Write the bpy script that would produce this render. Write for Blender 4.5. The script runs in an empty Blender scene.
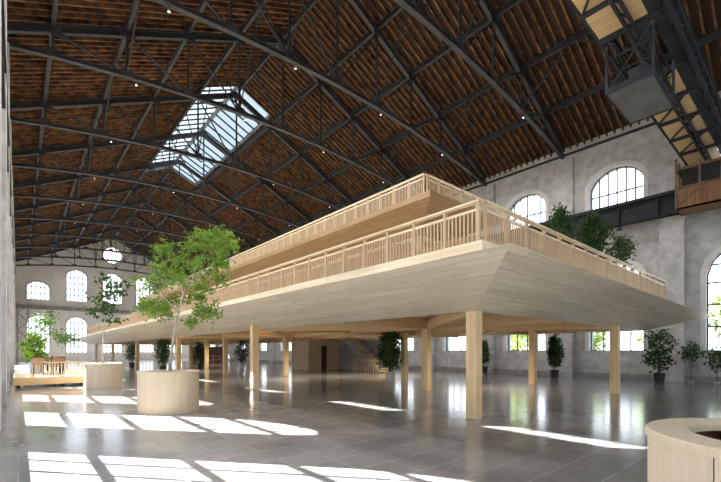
import bpy, bmesh, math, random
from mathutils import Vector, Matrix
rnd = random.Random(7)
scene = bpy.context.scene
COL = scene.collection

# ------------------------------------------------------------------ camera, light, exposure
EYE = 1.65
YAW = math.radians(40.8)                 # camera turned to the right of the hall's long axis
cam_d = bpy.data.cameras.new('camera'); cam = bpy.data.objects.new('camera', cam_d); COL.objects.link(cam)
cam.location = (0, 0, EYE); cam.rotation_euler = (math.pi/2, 0, -YAW)
cam_d.sensor_width = 36; cam_d.lens = 396.7/721*36
cam_d.shift_y = 110.0/721; cam_d.clip_start = .05; cam_d.clip_end = 500
scene.camera = cam

w = bpy.data.worlds.new('sky'); scene.world = w; w.use_nodes = True
nt = w.node_tree; bg = nt.nodes['Background']
tc = nt.nodes.new('ShaderNodeTexCoord'); sep = nt.nodes.new('ShaderNodeSeparateXYZ')
rp = nt.nodes.new('ShaderNodeValToRGB')
nt.links.new(tc.outputs['Generated'], sep.inputs[0]); nt.links.new(sep.outputs['Z'], rp.inputs[0])
e = rp.color_ramp.elements
e[0].position = 0.0; e[0].color = (.90, .94, 1, 1)
e[1].position = .9; e[1].color = (.55, .73, 1, 1)
nt.links.new(rp.outputs[0], bg.inputs['Color']); bg.inputs['Strength'].default_value = 3.0

sd = bpy.data.lights.new('sun', 'SUN'); so = bpy.data.objects.new('sun', sd); COL.objects.link(so)
SUN = Vector((.78, -.95, -1.0))
so.rotation_euler = SUN.to_track_quat('-Z', 'Y').to_euler(); so.location = (-20, 40, 40)
sd.energy = 38; sd.angle = math.radians(.5); sd.color = (1, .975, .94)

scene.view_settings.view_transform = 'Standard'
scene.view_settings.look = 'None'; scene.view_settings.gamma = 1
scene.view_settings.use_curve_mapping = False
scene.view_settings.exposure = 0.5
cy = scene.cycles
cy.use_denoising = True; cy.max_bounces = 10; cy.diffuse_bounces = 6; cy.glossy_bounces = 4
cy.transparent_max_bounces = 24; cy.sample_clamp_indirect = 12; cy.caustics_reflective = False; cy.caustics_refractive = False

# ------------------------------------------------------------------ materials
def mat(name, c1, c2=None, rough=.6, scale=(1, 1, 1), tex='noise', nscale=3, detail=5, bump=0, metal=0, lo=.35, hi=.65, spec=.5):
    m = bpy.data.materials.new(name); m.use_nodes = True
    n = m.node_tree.nodes; l = m.node_tree.links; b = n['Principled BSDF']
    b.inputs['Roughness'].default_value = rough; b.inputs['Metallic'].default_value = metal
    b.inputs['Specular IOR Level'].default_value = spec
    b.inputs['Base Color'].default_value = (*c1, 1)
    if c2:
        t = n.new('ShaderNodeTexCoord'); mp = n.new('ShaderNodeMapping'); mp.inputs['Scale'].default_value = scale
        l.new(t.outputs['Object'], mp.inputs[0])
        tx = n.new('ShaderNodeTexNoise'); tx.inputs['Scale'].default_value = nscale; tx.inputs['Detail'].default_value = detail
        l.new(mp.outputs[0], tx.inputs['Vector'])
        r = n.new('ShaderNodeValToRGB'); r.color_ramp.elements[0].position = lo; r.color_ramp.elements[1].position = hi
        r.color_ramp.elements[0].color = (*c1, 1); r.color_ramp.elements[1].color = (*c2, 1)
        l.new(tx.outputs[0], r.inputs[0]); l.new(r.outputs[0], b.inputs['Base Color'])
        if bump:
            bp = n.new('ShaderNodeBump'); bp.inputs['Strength'].default_value = bump; bp.inputs['Distance'].default_value = .05
            l.new(tx.outputs[0], bp.inputs['Height']); l.new(bp.outputs[0], b.inputs['Normal'])
    return m

def wood(name, c1, c2, axis, plank=.0, rough=.55):
    """boards running along axis (0,1,2), board width `plank` measured across"""
    m = bpy.data.materials.new(name); m.use_nodes = True
    n = m.node_tree.nodes; l = m.node_tree.links; b = n['Principled BSDF']; b.inputs['Roughness'].default_value = rough
    t = n.new('ShaderNodeTexCoord'); mp = n.new('ShaderNodeMapping')
    s = [14.0]*3; s[axis] = .55; mp.inputs['Scale'].default_value = s
    l.new(t.outputs['Object'], mp.inputs[0])
    tx = n.new('ShaderNodeTexNoise'); tx.inputs['Scale'].default_value = 1.0; tx.inputs['Detail'].default_value = 6; tx.inputs['Roughness'].default_value = .6
    l.new(mp.outputs[0], tx.inputs['Vector'])
    r = n.new('ShaderNodeValToRGB'); r.color_ramp.elements[0].position = .3; r.color_ramp.elements[1].position = .7
    r.color_ramp.elements[0].color = (*c1, 1); r.color_ramp.elements[1].color = (*c2, 1)
    l.new(tx.outputs[0], r.inputs[0]); out = r.outputs[0]
    if plank:
        # every board its own tone
        mp2 = n.new('ShaderNodeMapping'); l.new(t.outputs['Object'], mp2.inputs[0])
        rot = {0: (0, 0, 0), 1: (0, 0, math.pi/2), 2: (0, math.pi/2, 0)}[axis]
        mp2.inputs['Rotation'].default_value = rot
        br = n.new('ShaderNodeTexBrick'); l.new(mp2.outputs[0], br.inputs['Vector'])
        br.inputs['Scale'].default_value = 1; br.inputs['Brick Width'].default_value = 2.3; br.inputs['Row Height'].default_value = plank
        br.inputs['Mortar Size'].default_value = .004; br.inputs['Color1'].default_value = (.86, .84, .81, 1); br.inputs['Color2'].default_value = (1.0, 1.0, 1.0, 1)
        br.inputs['Mortar'].default_value = (.5, .46, .4, 1); br.offset = .37
        mx = n.new('ShaderNodeMixRGB'); mx.blend_type = 'MULTIPLY'; mx.inputs[0].default_value = 1
        l.new(out, mx.inputs[1]); l.new(br.outputs['Color'], mx.inputs[2]); out = mx.outputs[0]
    l.new(out, b.inputs['Base Color'])
    return m

def glass_mat():
    m = bpy.data.materials.new('window_glass'); m.use_nodes = True
    n = m.node_tree.nodes; l = m.node_tree.links; n.remove(n['Principled BSDF'])
    t = n.new('ShaderNodeBsdfTransparent'); t.inputs[0].default_value = (.95, .97, .97, 1)
    g = n.new('ShaderNodeBsdfGlossy'); g.inputs['Roughness'].default_value = .02
    mx = n.new('ShaderNodeMixShader'); mx.inputs[0].default_value = .05
    l.new(t.outputs[0], mx.inputs[1]); l.new(g.outputs[0], mx.inputs[2]); l.new(mx.outputs[0], n['Material Output'].inputs[0])
    return m

def milky_mat():
    m = bpy.data.materials.new('milky_skylight_glass'); m.use_nodes = True
    n = m.node_tree.nodes; l = m.node_tree.links; n.remove(n['Principled BSDF'])
    t = n.new('ShaderNodeBsdfTranslucent'); t.inputs[0].default_value = (.078, .094, .102, 1)
    g = n.new('ShaderNodeBsdfGlossy'); g.inputs['Roughness'].default_value = .1
    mx = n.new('ShaderNodeMixShader'); mx.inputs[0].default_value = .04
    l.new(t.outputs[0], mx.inputs[1]); l.new(g.outputs[0], mx.inputs[2]); l.new(mx.outputs[0], n['Material Output'].inputs[0])
    return m

def floor_mat():
    m = bpy.data.materials.new('polished_stone_tiles'); m.use_nodes = True
    n = m.node_tree.nodes; l = m.node_tree.links; b = n['Principled BSDF']
    t = n.new('ShaderNodeTexCoord'); br = n.new('ShaderNodeTexBrick')
    l.new(t.outputs['Object'], br.inputs['Vector'])
    br.inputs['Scale'].default_value = 1; br.inputs['Brick Width'].default_value = 1.2; br.inputs['Row Height'].default_value = .6
    br.inputs['Mortar Size'].default_value = .006; br.inputs['Mortar Smooth'].default_value = .2
    br.inputs['Color1'].default_value = (.25, .248, .248, 1); br.inputs['Color2'].default_value = (.305, .302, .30, 1)
    br.inputs['Mortar'].default_value = (.52, .515, .51, 1)
    tx = n.new('ShaderNodeTexNoise'); tx.inputs['Scale'].default_value = .9; tx.inputs['Detail'].default_value = 8
    l.new(t.outputs['Object'], tx.inputs['Vector'])
    r = n.new('ShaderNodeValToRGB'); r.color_ramp.elements[0].position = .3; r.color_ramp.elements[1].position = .75
    r.color_ramp.elements[0].color = (.75, .75, .76, 1); r.color_ramp.elements[1].color = (1.25, 1.22, 1.18, 1)
    l.new(tx.outputs[0], r.inputs[0])
    mx = n.new('ShaderNodeMixRGB'); mx.blend_type = 'MULTIPLY'; mx.inputs[0].default_value = 1
    l.new(br.outputs['Color'], mx.inputs[1]); l.new(r.outputs[0], mx.inputs[2]); l.new(mx.outputs[0], b.inputs['Base Color'])
    tx2 = n.new('ShaderNodeTexNoise'); tx2.inputs['Scale'].default_value = 2.3; tx2.inputs['Detail'].default_value = 4
    l.new(t.outputs['Object'], tx2.inputs['Vector'])
    mr = n.new('ShaderNodeMapRange'); mr.inputs['To Min'].default_value = .10; mr.inputs['To Max'].default_value = .20
    l.new(tx2.outputs[0], mr.inputs[0]); l.new(mr.outputs[0], b.inputs['Roughness'])
    b.inputs['IOR'].default_value = 1.65
    return m

def leaf_mat(name, c1, c2):
    m = mat(name, c1, c2, rough=.5, nscale=1.7, detail=3, spec=.3)
    n = m.node_tree.nodes; l = m.node_tree.links
    b = n['Principled BSDF']; tr = n.new('ShaderNodeBsdfTranslucent')
    src = b.inputs['Base Color'].links[0].from_socket
    l.new(src, tr.inputs[0]); mx = n.new('ShaderNodeMixShader'); mx.inputs[0].default_value = .35
    l.new(b.outputs[0], mx.inputs[1]); l.new(tr.outputs[0], mx.inputs[2]); l.new(mx.outputs[0], n['Material Output'].inputs[0])
    return m

def emit_mat(name, c, s):
    m = bpy.data.materials.new(name); m.use_nodes = True
    b = m.node_tree.nodes['Principled BSDF']; b.inputs['Base Color'].default_value = (*c, 1)
    b.inputs['Emission Color'].default_value = (*c, 1); b.inputs['Emission Strength'].default_value = s
    return m

M = {
 'plaster': mat('grey_lime_plaster', (.36, .352, .35), (.62, .61, .60), rough=.9, nscale=2.2, detail=14, bump=.3, lo=.25, hi=.75),
 'cream': mat('lit_cream_plaster', (.78, .73, .66), (.92, .88, .82), rough=.9, nscale=.5, detail=9, bump=.2, lo=.25, hi=.75),  # light on the far wall painted in: paler, warmer than the grey plaster
 'surround': mat('smooth_white_plaster', (.62, .61, .60), (.72, .71, .70), rough=.85, nscale=1.5),
 'ledge': mat('dusty_ledge', (.16, .15, .14), (.42, .39, .36), rough=.9, nscale=1.5, detail=8),
 'plinth': mat('dark_plinth', (.22, .21, .21), (.33, .31, .30), rough=.6, nscale=2),
 'floor': floor_mat(),
 'glass': glass_mat(), 'milky': milky_mat(),
 'steel': mat('painted_window_steel', (.035, .038, .04), rough=.5),
 'iron': mat('grey_painted_iron', (.024, .026, .029), (.042, .044, .048), rough=.55, nscale=1.2),
 'blue_iron': mat('blue_grey_iron', (.021, .024, .03), (.036, .041, .049), rough=.75, nscale=1.1, spec=.25),
 'light_iron': mat('pale_grey_iron', (.15, .155, .16), (.24, .245, .25), rough=.55, nscale=2.0),
 'sheet': mat('grey_sheet_steel', (.085, .087, .09), (.13, .132, .135), rough=.6, nscale=1.5),
 'roof': wood('brown_roof_boards', (.016, .008, .004), (.075, .033, .013), 1, .16, .8),
 'rafter': mat('brown_rafters', (.045, .02, .008), (.25, .115, .042), rough=.8, nscale=2.2, detail=8, lo=.38, hi=.66),
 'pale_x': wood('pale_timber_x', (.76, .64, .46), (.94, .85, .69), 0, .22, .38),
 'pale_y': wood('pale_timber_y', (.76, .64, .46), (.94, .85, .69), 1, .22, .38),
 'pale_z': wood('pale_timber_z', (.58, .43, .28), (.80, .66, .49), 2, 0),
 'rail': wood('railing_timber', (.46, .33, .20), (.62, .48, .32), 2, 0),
 'shade_brown_x': wood('shade_brown_timber_x', (.29, .175, .085), (.43, .285, .155), 0, .22),  # timber darkened in colour for the shade on the upper soffit
 'shade_brown_y': wood('shade_brown_timber_y', (.29, .175, .085), (.43, .285, .155), 1, .22),
 'beam_x': wood('spruce_beam_x', (.58, .38, .18), (.76, .55, .31), 0, 0),
 'beam_y': wood('spruce_beam_y', (.58, .38, .18), (.76, .55, .31), 1, 0),
 'col': wood('spruce_column', (.62, .42, .21), (.80, .60, .35), 2, 0),
 'tan_x': wood('tan_crane_boards', (.62, .42, .20), (.80, .60, .34), 1, .16),
 'orange': wood('orange_cab_boards', (.14, .06, .022), (.28, .14, .06), 2, .14),
 'planter': wood('pale_planter_timber', (.60, .47, .32), (.70, .57, .41), 2, 0),
 'soil': mat('brown_soil', (.05, .028, .015), (.12, .07, .04), rough=.95, nscale=14, bump=.6),
 'bark': mat('pale_bark', (.35, .31, .25), (.56, .51, .43), rough=.85, scale=(3, 3, .6), nscale=6),
 'brown_bark': mat('brown_bark', (.10, .065, .035), (.2, .13, .08), rough=.85, nscale=6),
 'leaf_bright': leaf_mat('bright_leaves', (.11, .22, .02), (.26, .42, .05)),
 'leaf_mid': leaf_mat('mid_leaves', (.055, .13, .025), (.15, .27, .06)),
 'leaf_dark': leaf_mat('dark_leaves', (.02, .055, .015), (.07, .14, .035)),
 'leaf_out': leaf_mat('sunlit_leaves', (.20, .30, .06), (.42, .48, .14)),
 'pot_black': mat('black_pot', (.018, .018, .022), rough=.45),
 'pot_grey': mat('grey_pot', (.42, .42, .42), rough=.6),
 'white': mat('white_paint', (.78, .78, .76), rough=.5),
 'chair_wood': wood('dark_chair_wood', (.16, .075, .03), (.28, .15, .07), 0, 0),
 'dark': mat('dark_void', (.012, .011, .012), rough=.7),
 'concrete': mat('grey_concrete', (.26, .25, .25), (.38, .37, .36), rough=.8, nscale=1.2, detail=8),
 'door': wood('dark_door_wood', (.06, .035, .018), (.12, .07, .035), 2, 0),
 'lamp': emit_mat('warm_lamp_glass', (1, .86, .62), 5),
 'ground': mat('pale_gravel', (.36, .35, .32), (.5, .48, .44), rough=.95, nscale=3),
 'brick': mat('red_brown_brick', (.22, .10, .06), (.38, .2, .13), rough=.9, nscale=5, detail=7),
}

# ------------------------------------------------------------------ mesh helpers
class MB:
    def __init__(s): s.v = []; s.f = []
    def add(s, vs, fs):
        k = len(s.v); s.v += [tuple(p) for p in vs]; s.f += [tuple(i+k for i in f) for f in fs]; return s
    def box(s, x0, x1, y0, y1, z0, z1):
        return s.add([(x0,y0,z0),(x1,y0,z0),(x1,y1,z0),(x0,y1,z0),(x0,y0,z1),(x1,y0,z1),(x1,y1,z1),(x0,y1,z1)],
                     [(3,2,1,0),(4,5,6,7),(0,1,5,4),(1,2,6,5),(2,3,7,6),(3,0,4,7)])
    def bar(s, p, q, a, b=None, up=(0,0,1)):
        """rectangular bar from p to q, a wide, b deep (along up)"""
        b = b or a; p = Vector(p); q = Vector(q); d = (q-p).normalized(); up = Vector(up)
        if abs(d.dot(up)) > .98: up = Vector((0,1,0)) if abs(d.y) < .9 else Vector((1,0,0))
        x = d.cross(up).normalized()*a/2; y = x.cross(d).normalized()*b/2
        vs = [p-x-y, p+x-y, p+x+y, p-x+y, q-x-y, q+x-y, q+x+y, q-x+y]
        return s.add(vs, [(3,2,1,0),(4,5,6,7),(0,1,5,4),(1,2,6,5),(2,3,7,6),(3,0,4,7)])
    def ibar(s, p, q, a, b, t=.03):
        """I section: two flanges and a web"""
        p = Vector(p); q = Vector(q); d = (q-p).normalized(); x = d.cross(Vector((0,0,1))).normalized(); y = x.cross(d).normalized()
        s.bar(p+y*(b/2-t/2), q+y*(b/2-t/2), a, t); s.bar(p-y*(b/2-t/2), q-y*(b/2-t/2), a, t); s.bar(p, q, t, b-2*t); return s
    def quad(s, *p): return s.add(p, [tuple(range(len(p)))])
    def tube(s, pts, rs, n=7, cap=True):
        pts = [Vector(p) for p in pts]; k = len(s.v); ref = None
        for i, p in enumerate(pts):
            d = (pts[min(i+1, len(pts)-1)]-pts[max(i-1, 0)]).normalized()
            if ref is None or abs(ref.dot(d)) > .95: ref = Vector((1,0,0)) if abs(d.x) < .8 else Vector((0,1,0))
            x = d.cross(ref).normalized(); y = d.cross(x); r = rs[i] if hasattr(rs, '__len__') else rs
            for j in range(n):
                a = 2*math.pi*j/n; s.v.append(tuple(p+x*math.cos(a)*r+y*math.sin(a)*r))
        for i in range(len(pts)-1):
            for j in range(n):
                a = k+i*n+j; b = k+i*n+(j+1) % n; s.f.append((a, b, b+n, a+n))
        if cap:
            s.f.append(tuple(range(k+n-1, k-1, -1))); e = k+(len(pts)-1)*n; s.f.append(tuple(range(e, e+n)))
        return s
    def lathe(s, prof, n=24, c=(0,0,0), a0=0, a1=2*math.pi):
        full = abs(a1-a0-2*math.pi) < 1e-6; k = len(s.v); m = n if full else n+1
        for r, z in prof:
            for j in range(m):
                a = a0+(a1-a0)*j/n; s.v.append((c[0]+r*math.cos(a), c[1]+r*math.sin(a), c[2]+z))
        for i in range(len(prof)-1):
            for j in range(n):
                b = (j+1) % m if full else j+1
                s.f.append((k+i*m+j, k+i*m+b, k+(i+1)*m+b, k+(i+1)*m+j))
        return s
    def leaf(s, p, size, tilt=1.0):
        u = Vector((rnd.gauss(0,1), rnd.gauss(0,1), rnd.gauss(0,1)*tilt-.25)).normalized()
        r = Vector((rnd.gauss(0,1), rnd.gauss(0,1), rnd.gauss(0,1))); x = u.cross(r).normalized(); p = Vector(p)
        L = size*rnd.uniform(.7, 1.25); W = L*.3; nrm = x.cross(u)*L*.1
        return s.add([p, p+u*L*.5+x*W+nrm, p+u*L, p+u*L*.5-x*W+nrm], [(0,1,2,3)])
    def build(s, name, m, parent=None, origin=None, smooth=False):
        me = bpy.data.meshes.new(name); o = origin or (0,0,0)
        me.from_pydata([(x-o[0], y-o[1], z-o[2]) for x, y, z in s.v], [], s.f)
        me.materials.append(m)
        if smooth:
            for p in me.polygons: p.use_smooth = True
        me.update(); ob = bpy.data.objects.new(name, me); COL.objects.link(ob)
        if parent: ob.parent = parent
        elif origin: ob.location = origin
        return ob

def tag(o, label=None, cat=None, group=None, kind=None):
    if label: o['label'] = label
    if cat: o['category'] = cat
    if group: o['group'] = group
    if kind: o['kind'] = kind
    return o
def empty(name, loc, label=None, cat=None, group=None, rz=0):
    o = bpy.data.objects.new(name, None); COL.objects.link(o); o.location = loc; o.rotation_euler = (0,0,rz)
    o.empty_display_size = .3
    return tag(o, label, cat, group)
def copy_tree(o, parent=None):
    c = o.copy(); COL.objects.link(c)
    if parent: c.parent = parent
    for ch in list(o.children): copy_tree(ch, c)
    return c
ORD = ['first','second','third','fourth','fifth','sixth','seventh','eighth','ninth','tenth','eleventh','twelfth','thirteenth','fourteenth','fifteenth','sixteenth','seventeenth','eighteenth','nineteenth','twentieth']
def struct(o, label=None, cat=None): return tag(o, label, cat, None, 'structure')

# ------------------------------------------------------------------ hall measures
XL, XR, XC = -.5, 27.4, 12.7             # inner faces of the long walls, ridge line
Y0, Y1 = -14.0, 82.5                     # back wall, far end wall
ZR, SL = 21.9, .466                     # ridge height of the boards, roof slope
trY = [-11.65, -6.0, -.35, 5.3, 10.95, 16.6, 22.25, 29.3, 36.4, 43.5, 50.6, 57.7, 64.8, 71.9, 79.0]   # the trusses along the hall
def roof(x): return ZR-SL*abs(x-XC)
SKX, SKY0, SKY1 = 2.75, 28.9, 46.9       # skylight half width and ends

# ------------------------------------------------------------------ walls with arched openings
def arch(hw, sill, spring, rise):
    """opening shape: half width, sill height, springing, rise of the (segmental) arch"""
    R = (hw*hw+rise*rise)/(2*rise)
    return hw, (lambda d: sill), (lambda d: spring+math.sqrt(max(0, R*R-d*d))-(R-rise))
def circle(r, z):
    return r, (lambda d: z-math.sqrt(max(0, r*r-d*d))), (lambda d: z+math.sqrt(max(0, r*r-d*d)))

def wall(name, s0, s1, top, ops, place, thick, m, label):
    """place(s, t, z): s along the wall, t depth behind the inner face"""
    NS = 14; br = {round(s0, 4), round(s1, 4)}
    for c, (hw, lo, hi) in ops:
        for i in range(NS+1): br.add(round(c-hw+2*hw*i/NS, 4))
    k = s0
    while k < s1: br.add(round(k, 4)); k += 6
    br.add(XC if s0 < XC < s1 and s1 < 40 else round(s0, 4))
    br = sorted(br); b = MB()
    def face(p, flip=False): b.quad(*(p if not flip else p[::-1]))
    for a, c in zip(br, br[1:]):
        if c-a < 1e-3: continue
        mid = (a+c)/2
        cov = sorted([o for o in ops if abs(mid-o[0]) < o[1][0]], key=lambda o: o[1][1](mid-o[0]))
        za = zc = 0.0
        for oc, (hw, lo, hi) in cov:
            la, lc, ha, hc = lo(a-oc), lo(c-oc), hi(a-oc), hi(c-oc)
            for t in (0, thick): b.quad(place(a,t,za), place(c,t,zc), place(c,t,lc), place(a,t,la))
            b.quad(place(a,0,la), place(c,0,lc), place(c,thick,lc), place(a,thick,la))
            b.quad(place(a,0,ha), place(c,0,hc), place(c,thick,hc), place(a,thick,ha))
            za, zc = ha, hc
        for t in (0, thick): b.quad(place(a,t,za), place(c,t,zc), place(c,t,top(c)), place(a,t,top(a)))
    for oc, (hw, lo, hi) in ops:
        for sgn in (-1, 1):
            l_, h_ = lo(sgn*hw), hi(sgn*hw); s = oc+sgn*hw
            if h_-l_ > .05: b.quad(place(s,0,l_), place(s,thick,l_), place(s,thick,h_), place(s,0,h_))
    o = b.build(name, m); return struct(o, label)

LOW_R = arch(1.45, 1.65, 5.65, 1.4); UP_R = arch(1.45, 10.0, 11.85, 1.0)
LOW_L = arch(1.5, .8, 5.65, 1.4); UP_L = arch(1.5, 10.0, 11.85, 1.0)
bays = [(a+c)/2 for a, c in zip(trY, trY[1:])]
ops_r = [(y, LOW_R) for y in bays]+[(y, UP_R) for y in bays]
ops_l = [(y, LOW_L) for y in bays]+[(y, UP_L) for y in bays]
wall('wall_right', Y0, Y1, lambda s: roof(XR)+.0, ops_r, lambda s,t,z: (XR+t, s, z), .7, M['plaster'], 'grey plastered right wall with two rows of arched windows')
wall('wall_left', Y0, Y1, lambda s: roof(XL)+.0, ops_l, lambda s,t,z: (XL-t, s, z), .35, M['plaster'], 'pale plastered left wall beside the camera')
EX = [2.45, 7.55, 12.75, 17.95, 23.1]
E_LOW = arch(1.4, 1.4, 6.4, .95); E_SM = arch(1.4, 10.0, 12.1, .75); E_TALL = arch(1.38, 10.1, 14.5, .85); E_CIR = circle(1.42, 18.7)
ops_e = [(x, E_LOW) for x in EX]+[(x, E_SM if i in (0, 4) else E_TALL) for i, x in enumerate(EX)]+[(12.75, E_CIR)]
wall('wall_far', XL, XR, roof, ops_e, lambda s,t,z: (s, Y1+t, z), .6, M['cream'], 'gable wall tinted cream for light, with arched windows and a round window')
wall('wall_back', XL, XR, roof, [(x, E_LOW) for x in EX]+[(x, E_TALL) for x in EX], lambda s,t,z: (s, Y0-t, z), .6, M['cream'], 'gable wall behind the camera')

wn = [0]
def window_mesh(op, nv, hbars, t=.05, bar=.05, barh=None):
    hw, lo, hi = op; fr = MB(); N = 18; pts = []
    for i in range(N+1):
        d = -hw+2*hw*i/N; pts.append((d, hi(d)))
    z0 = lo(0) if hi(hw)-lo(hw) > .05 else None
    lows = [(-hw+2*hw*i/N, lo(-hw+2*hw*i/N)) for i in range(N+1)]
    ring = pts+lows[::-1]
    for a, b in zip(ring, ring[1:]+ring[:1]):
        if abs(a[0]-b[0])+abs(a[1]-b[1]) > 1e-4: fr.bar((a[0],0,a[1]), (b[0],0,b[1]), t*2, .11, up=(0,1,0))
    for i in range(1, nv):
        d = -hw+2*hw*i/nv; fr.box(d-bar/2, d+bar/2, -t/2, t/2, lo(d), hi(d))
    for z in hbars:
        # clip the bar by the arch
        e = hw
        while e > .05 and not (lo(e) <= z <= hi(e)): e -= .02
        h = barh or bar
        fr.box(-e, e, -t*.45, t*.45, z-h/2, z+h/2)
    pn = MB(); pn.add([(d,.012,z) for d, z in pts]+[(d,.012,z) for d, z in lows], [(i, i+1, N+1+i+1, N+1+i) for i in range(N)])
    return fr, pn
WCACHE = {}
def window(key, op, nv, hbars, loc, rz, bar=.05, barh=None):
    wn[0] += 1
    if key not in WCACHE:
        fr, pn = window_mesh(op, nv, hbars, bar=bar, barh=barh)
        o = fr.build('window_%d' % wn[0], M['steel'])
        hw, lo, hi = op; sb = MB(); N = 20; W = .22
        yi = {'l': .385 if key[1] == 'r' else .225, 'u': .385 if key[1] == 'r' else .225, 'e': -.305, 'b': -.305}[key[0]]
        full = key == 'ec'; y2 = yi+(.03 if yi > 0 else -.03)
        if full: A_ = [((hw)*math.cos(2*math.pi*i/36), lo(0)+hw+hw*math.sin(2*math.pi*i/36)) for i in range(37)]; B_ = [(x*(hw+W)/hw, lo(0)+hw+(z-lo(0)-hw)*(hw+W)/hw) for x, z in A_]
        else:
            A_ = [(-hw, lo(0))]+[(-hw+2*hw*i/N, hi(-hw+2*hw*i/N)) for i in range(N+1)]+[(hw, lo(0))]
            B_ = [(-hw-W, lo(0))]+[((-hw+2*hw*i/N)*(hw+W)/hw, hi(-hw+2*hw*i/N)+W*(.75 if i in (0, N) else 1)) for i in range(N+1)]+[(hw+W, lo(0))]
        for i in range(len(A_)-1):
            a, c, d, e_ = A_[i], A_[i+1], B_[i+1], B_[i]
            P = [(a[0],y2,a[1]),(c[0],y2,c[1]),(d[0],y2,d[1]),(e_[0],y2,e_[1])]; Q = [(q[0],yi,q[2]) for q in P]
            sb.add(P+Q, [(0,1,2,3),(0,1,5,4),(2,3,7,6)])
        sb.build('surround', M['surround'], o)
        p = pn.build('window_pane', M['glass'], o); WCACHE[key] = o
        struct(o); o['kind'] = 'structure'
    else:
        src = WCACHE[key]; o = src.copy(); o.name = 'window_%d' % wn[0]; COL.objects.link(o)
        for c0 in list(src.children):
            c = c0.copy(); COL.objects.link(c); c.parent = o
    o.location = loc; o.rotation_euler = (0, 0, rz); return o
for i, y in enumerate(bays):
    window('lr', LOW_R, 4, [2.95, 4.1, 5.25, 6.2], (XR+.38, y, 0), math.pi/2, .07, .08)
    window('ur', UP_R, 6, [11.35], (XR+.38, y, 0), math.pi/2, .075, .08)
    window('ll', LOW_L, 4, [2.05, 3.4, 4.75, 5.9], (XL-.22, y, 0), -math.pi/2, .05, .14)
    window('ul', UP_L, 4, [11.35], (XL-.22, y, 0), -math.pi/2, .05, .08)
for i, x in enumerate(EX):
    window('el', E_LOW, 5, [2.4, 3.4, 4.4, 5.4, 6.4], (x, Y1+.3, 0), 0, .13)
    if i in (0, 4): window('es', E_SM, 5, [11.0, 12.0], (x, Y1+.3, 0), 0, .13)
    else: window('et', E_TALL, 5, [11.1, 12.1, 13.1, 14.1], (x, Y1+.3, 0), 0, .13)
    window('bl', E_LOW, 5, [2.4, 3.4, 4.4, 5.4, 6.4], (x, Y0-.3, 0), 0, .05)
    window('bt', E_TALL, 5, [11.1, 12.1, 13.1, 14.1], (x, Y0-.3, 0), 0, .05)
window('ec', E_CIR, 4, [18.7, 18.0, 19.4], (12.75, Y1+.3, 0), 0, .09)

# floor, ground outside
b = MB(); b.box(XL-.3, XR+.6, Y0-.5, Y1+.5, -.2, 0); struct(b.build('floor', M['floor']), 'polished grey stone tile floor')
b = MB(); b.box(-150, 180, -120, 260, -.5, -.25); struct(b.build('ground', M['ground']), 'pale ground outside the hall')

# roof boards (two slopes, a hole at the skylight) and their rafters
def slope(side, name, label):
    b = MB(); xe = XR+.9 if side > 0 else XC-(XR+.9-XC)
    xs = XC+side*SKX; th = .08
    def pan(xa, xb, ya, yb):
        za, zb = roof(xa), roof(xb)
        b.add([(xa,ya,za),(xb,ya,zb),(xb,yb,zb),(xa,yb,za),(xa,ya,za+th),(xb,ya,zb+th),(xb,yb,zb+th),(xa,yb,za+th)],
              [(0,1,2,3),(7,6,5,4),(0,4,5,1),(1,5,6,2),(2,6,7,3),(3,7,4,0)])
    pan(xe, xs, Y0-.7, Y1+.7); pan(xs, XC, Y0-.7, SKY0); pan(xs, XC, SKY1, Y1+.7)
    o = b.build(name, M['roof']); struct(o, label)
    r = MB(); y = Y0+.3
    while y < Y1:
        xt = xs if SKY0-.1 < y < SKY1+.1 else XC
        p = Vector((xe, y, roof(xe)-.10)); q = Vector((xt, y, roof(xt)-.10))
        r.bar(p, q, .085, .19); y += .42
    r.build('rafters', M['rafter'], o)
slope(1, 'ceiling_right', 'right slope of the brown boarded roof')
slope(-1, 'ceiling_left', 'left slope of the brown boarded roof')

# pilasters
def pilaster(name, x0, x1, yc, wd, z1, m, label): 
    b = MB(); b.box(x0, x1, yc-wd/2, yc+wd/2, 0, z1); return struct(b.build(name, m), label)
tn = 0
for k, y in enumerate(trY):
    tn += 1; b = MB(); b.box(XR-.5, XR+.02, y-.55, y+.55, 0, 8.7); b.box(XR-.56, XR+.02, y-.6, y+.6, 8.7, 8.95)
    b.box(XR-.22, XR+.02, y-.5, y+.5, 8.95, roof(XR)-.75)
    struct(b.build('trim_%d' % tn, M['plaster']), 'grey plastered pilaster on the right wall')
    if y < 5 and k > 1 or abs(y-5.3) < .1: continue
    tn += 1; b = MB(); b.box(XL-.02, -.27, y-.5, y+.5, 0, 14.3)
    struct(b.build('trim_%d' % tn, M['plaster']), 'pale pilaster on the left wall')
for x in [5.0, 10.15, 15.35, 20.5]:
    tn += 1; b = MB(); b.box(x-.5, x+.5, Y1-.22, Y1+.02, 0, 15.0)
    struct(b.build('trim_%d' % tn, M['cream']), 'shallow pilaster on the far wall, tinted cream for light')
b = MB(); b.box(XL, XR, Y1-.55, Y1+.02, 8.65, 8.95); b.box(XL, XR, Y1-.3, Y1+.02, 8.4, 8.65)
struct(b.build('trim_90', M['ledge']), 'dusty dark ledge across the far wall')
b = MB(); b.box(XR-.35, XR+.02, Y0, Y1, 0, .32)
struct(b.build('baseboard_right', M['plinth']), 'low dark plinth along the right wall')

b = MB(); b.box(XR-.12, XR-.02, Y0+.05, Y1-.05, roof(XR)-.55, roof(XR)-.42); struct(b.build('trim_91', M['iron']), 'dark wall plate under the rafter ends')
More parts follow.
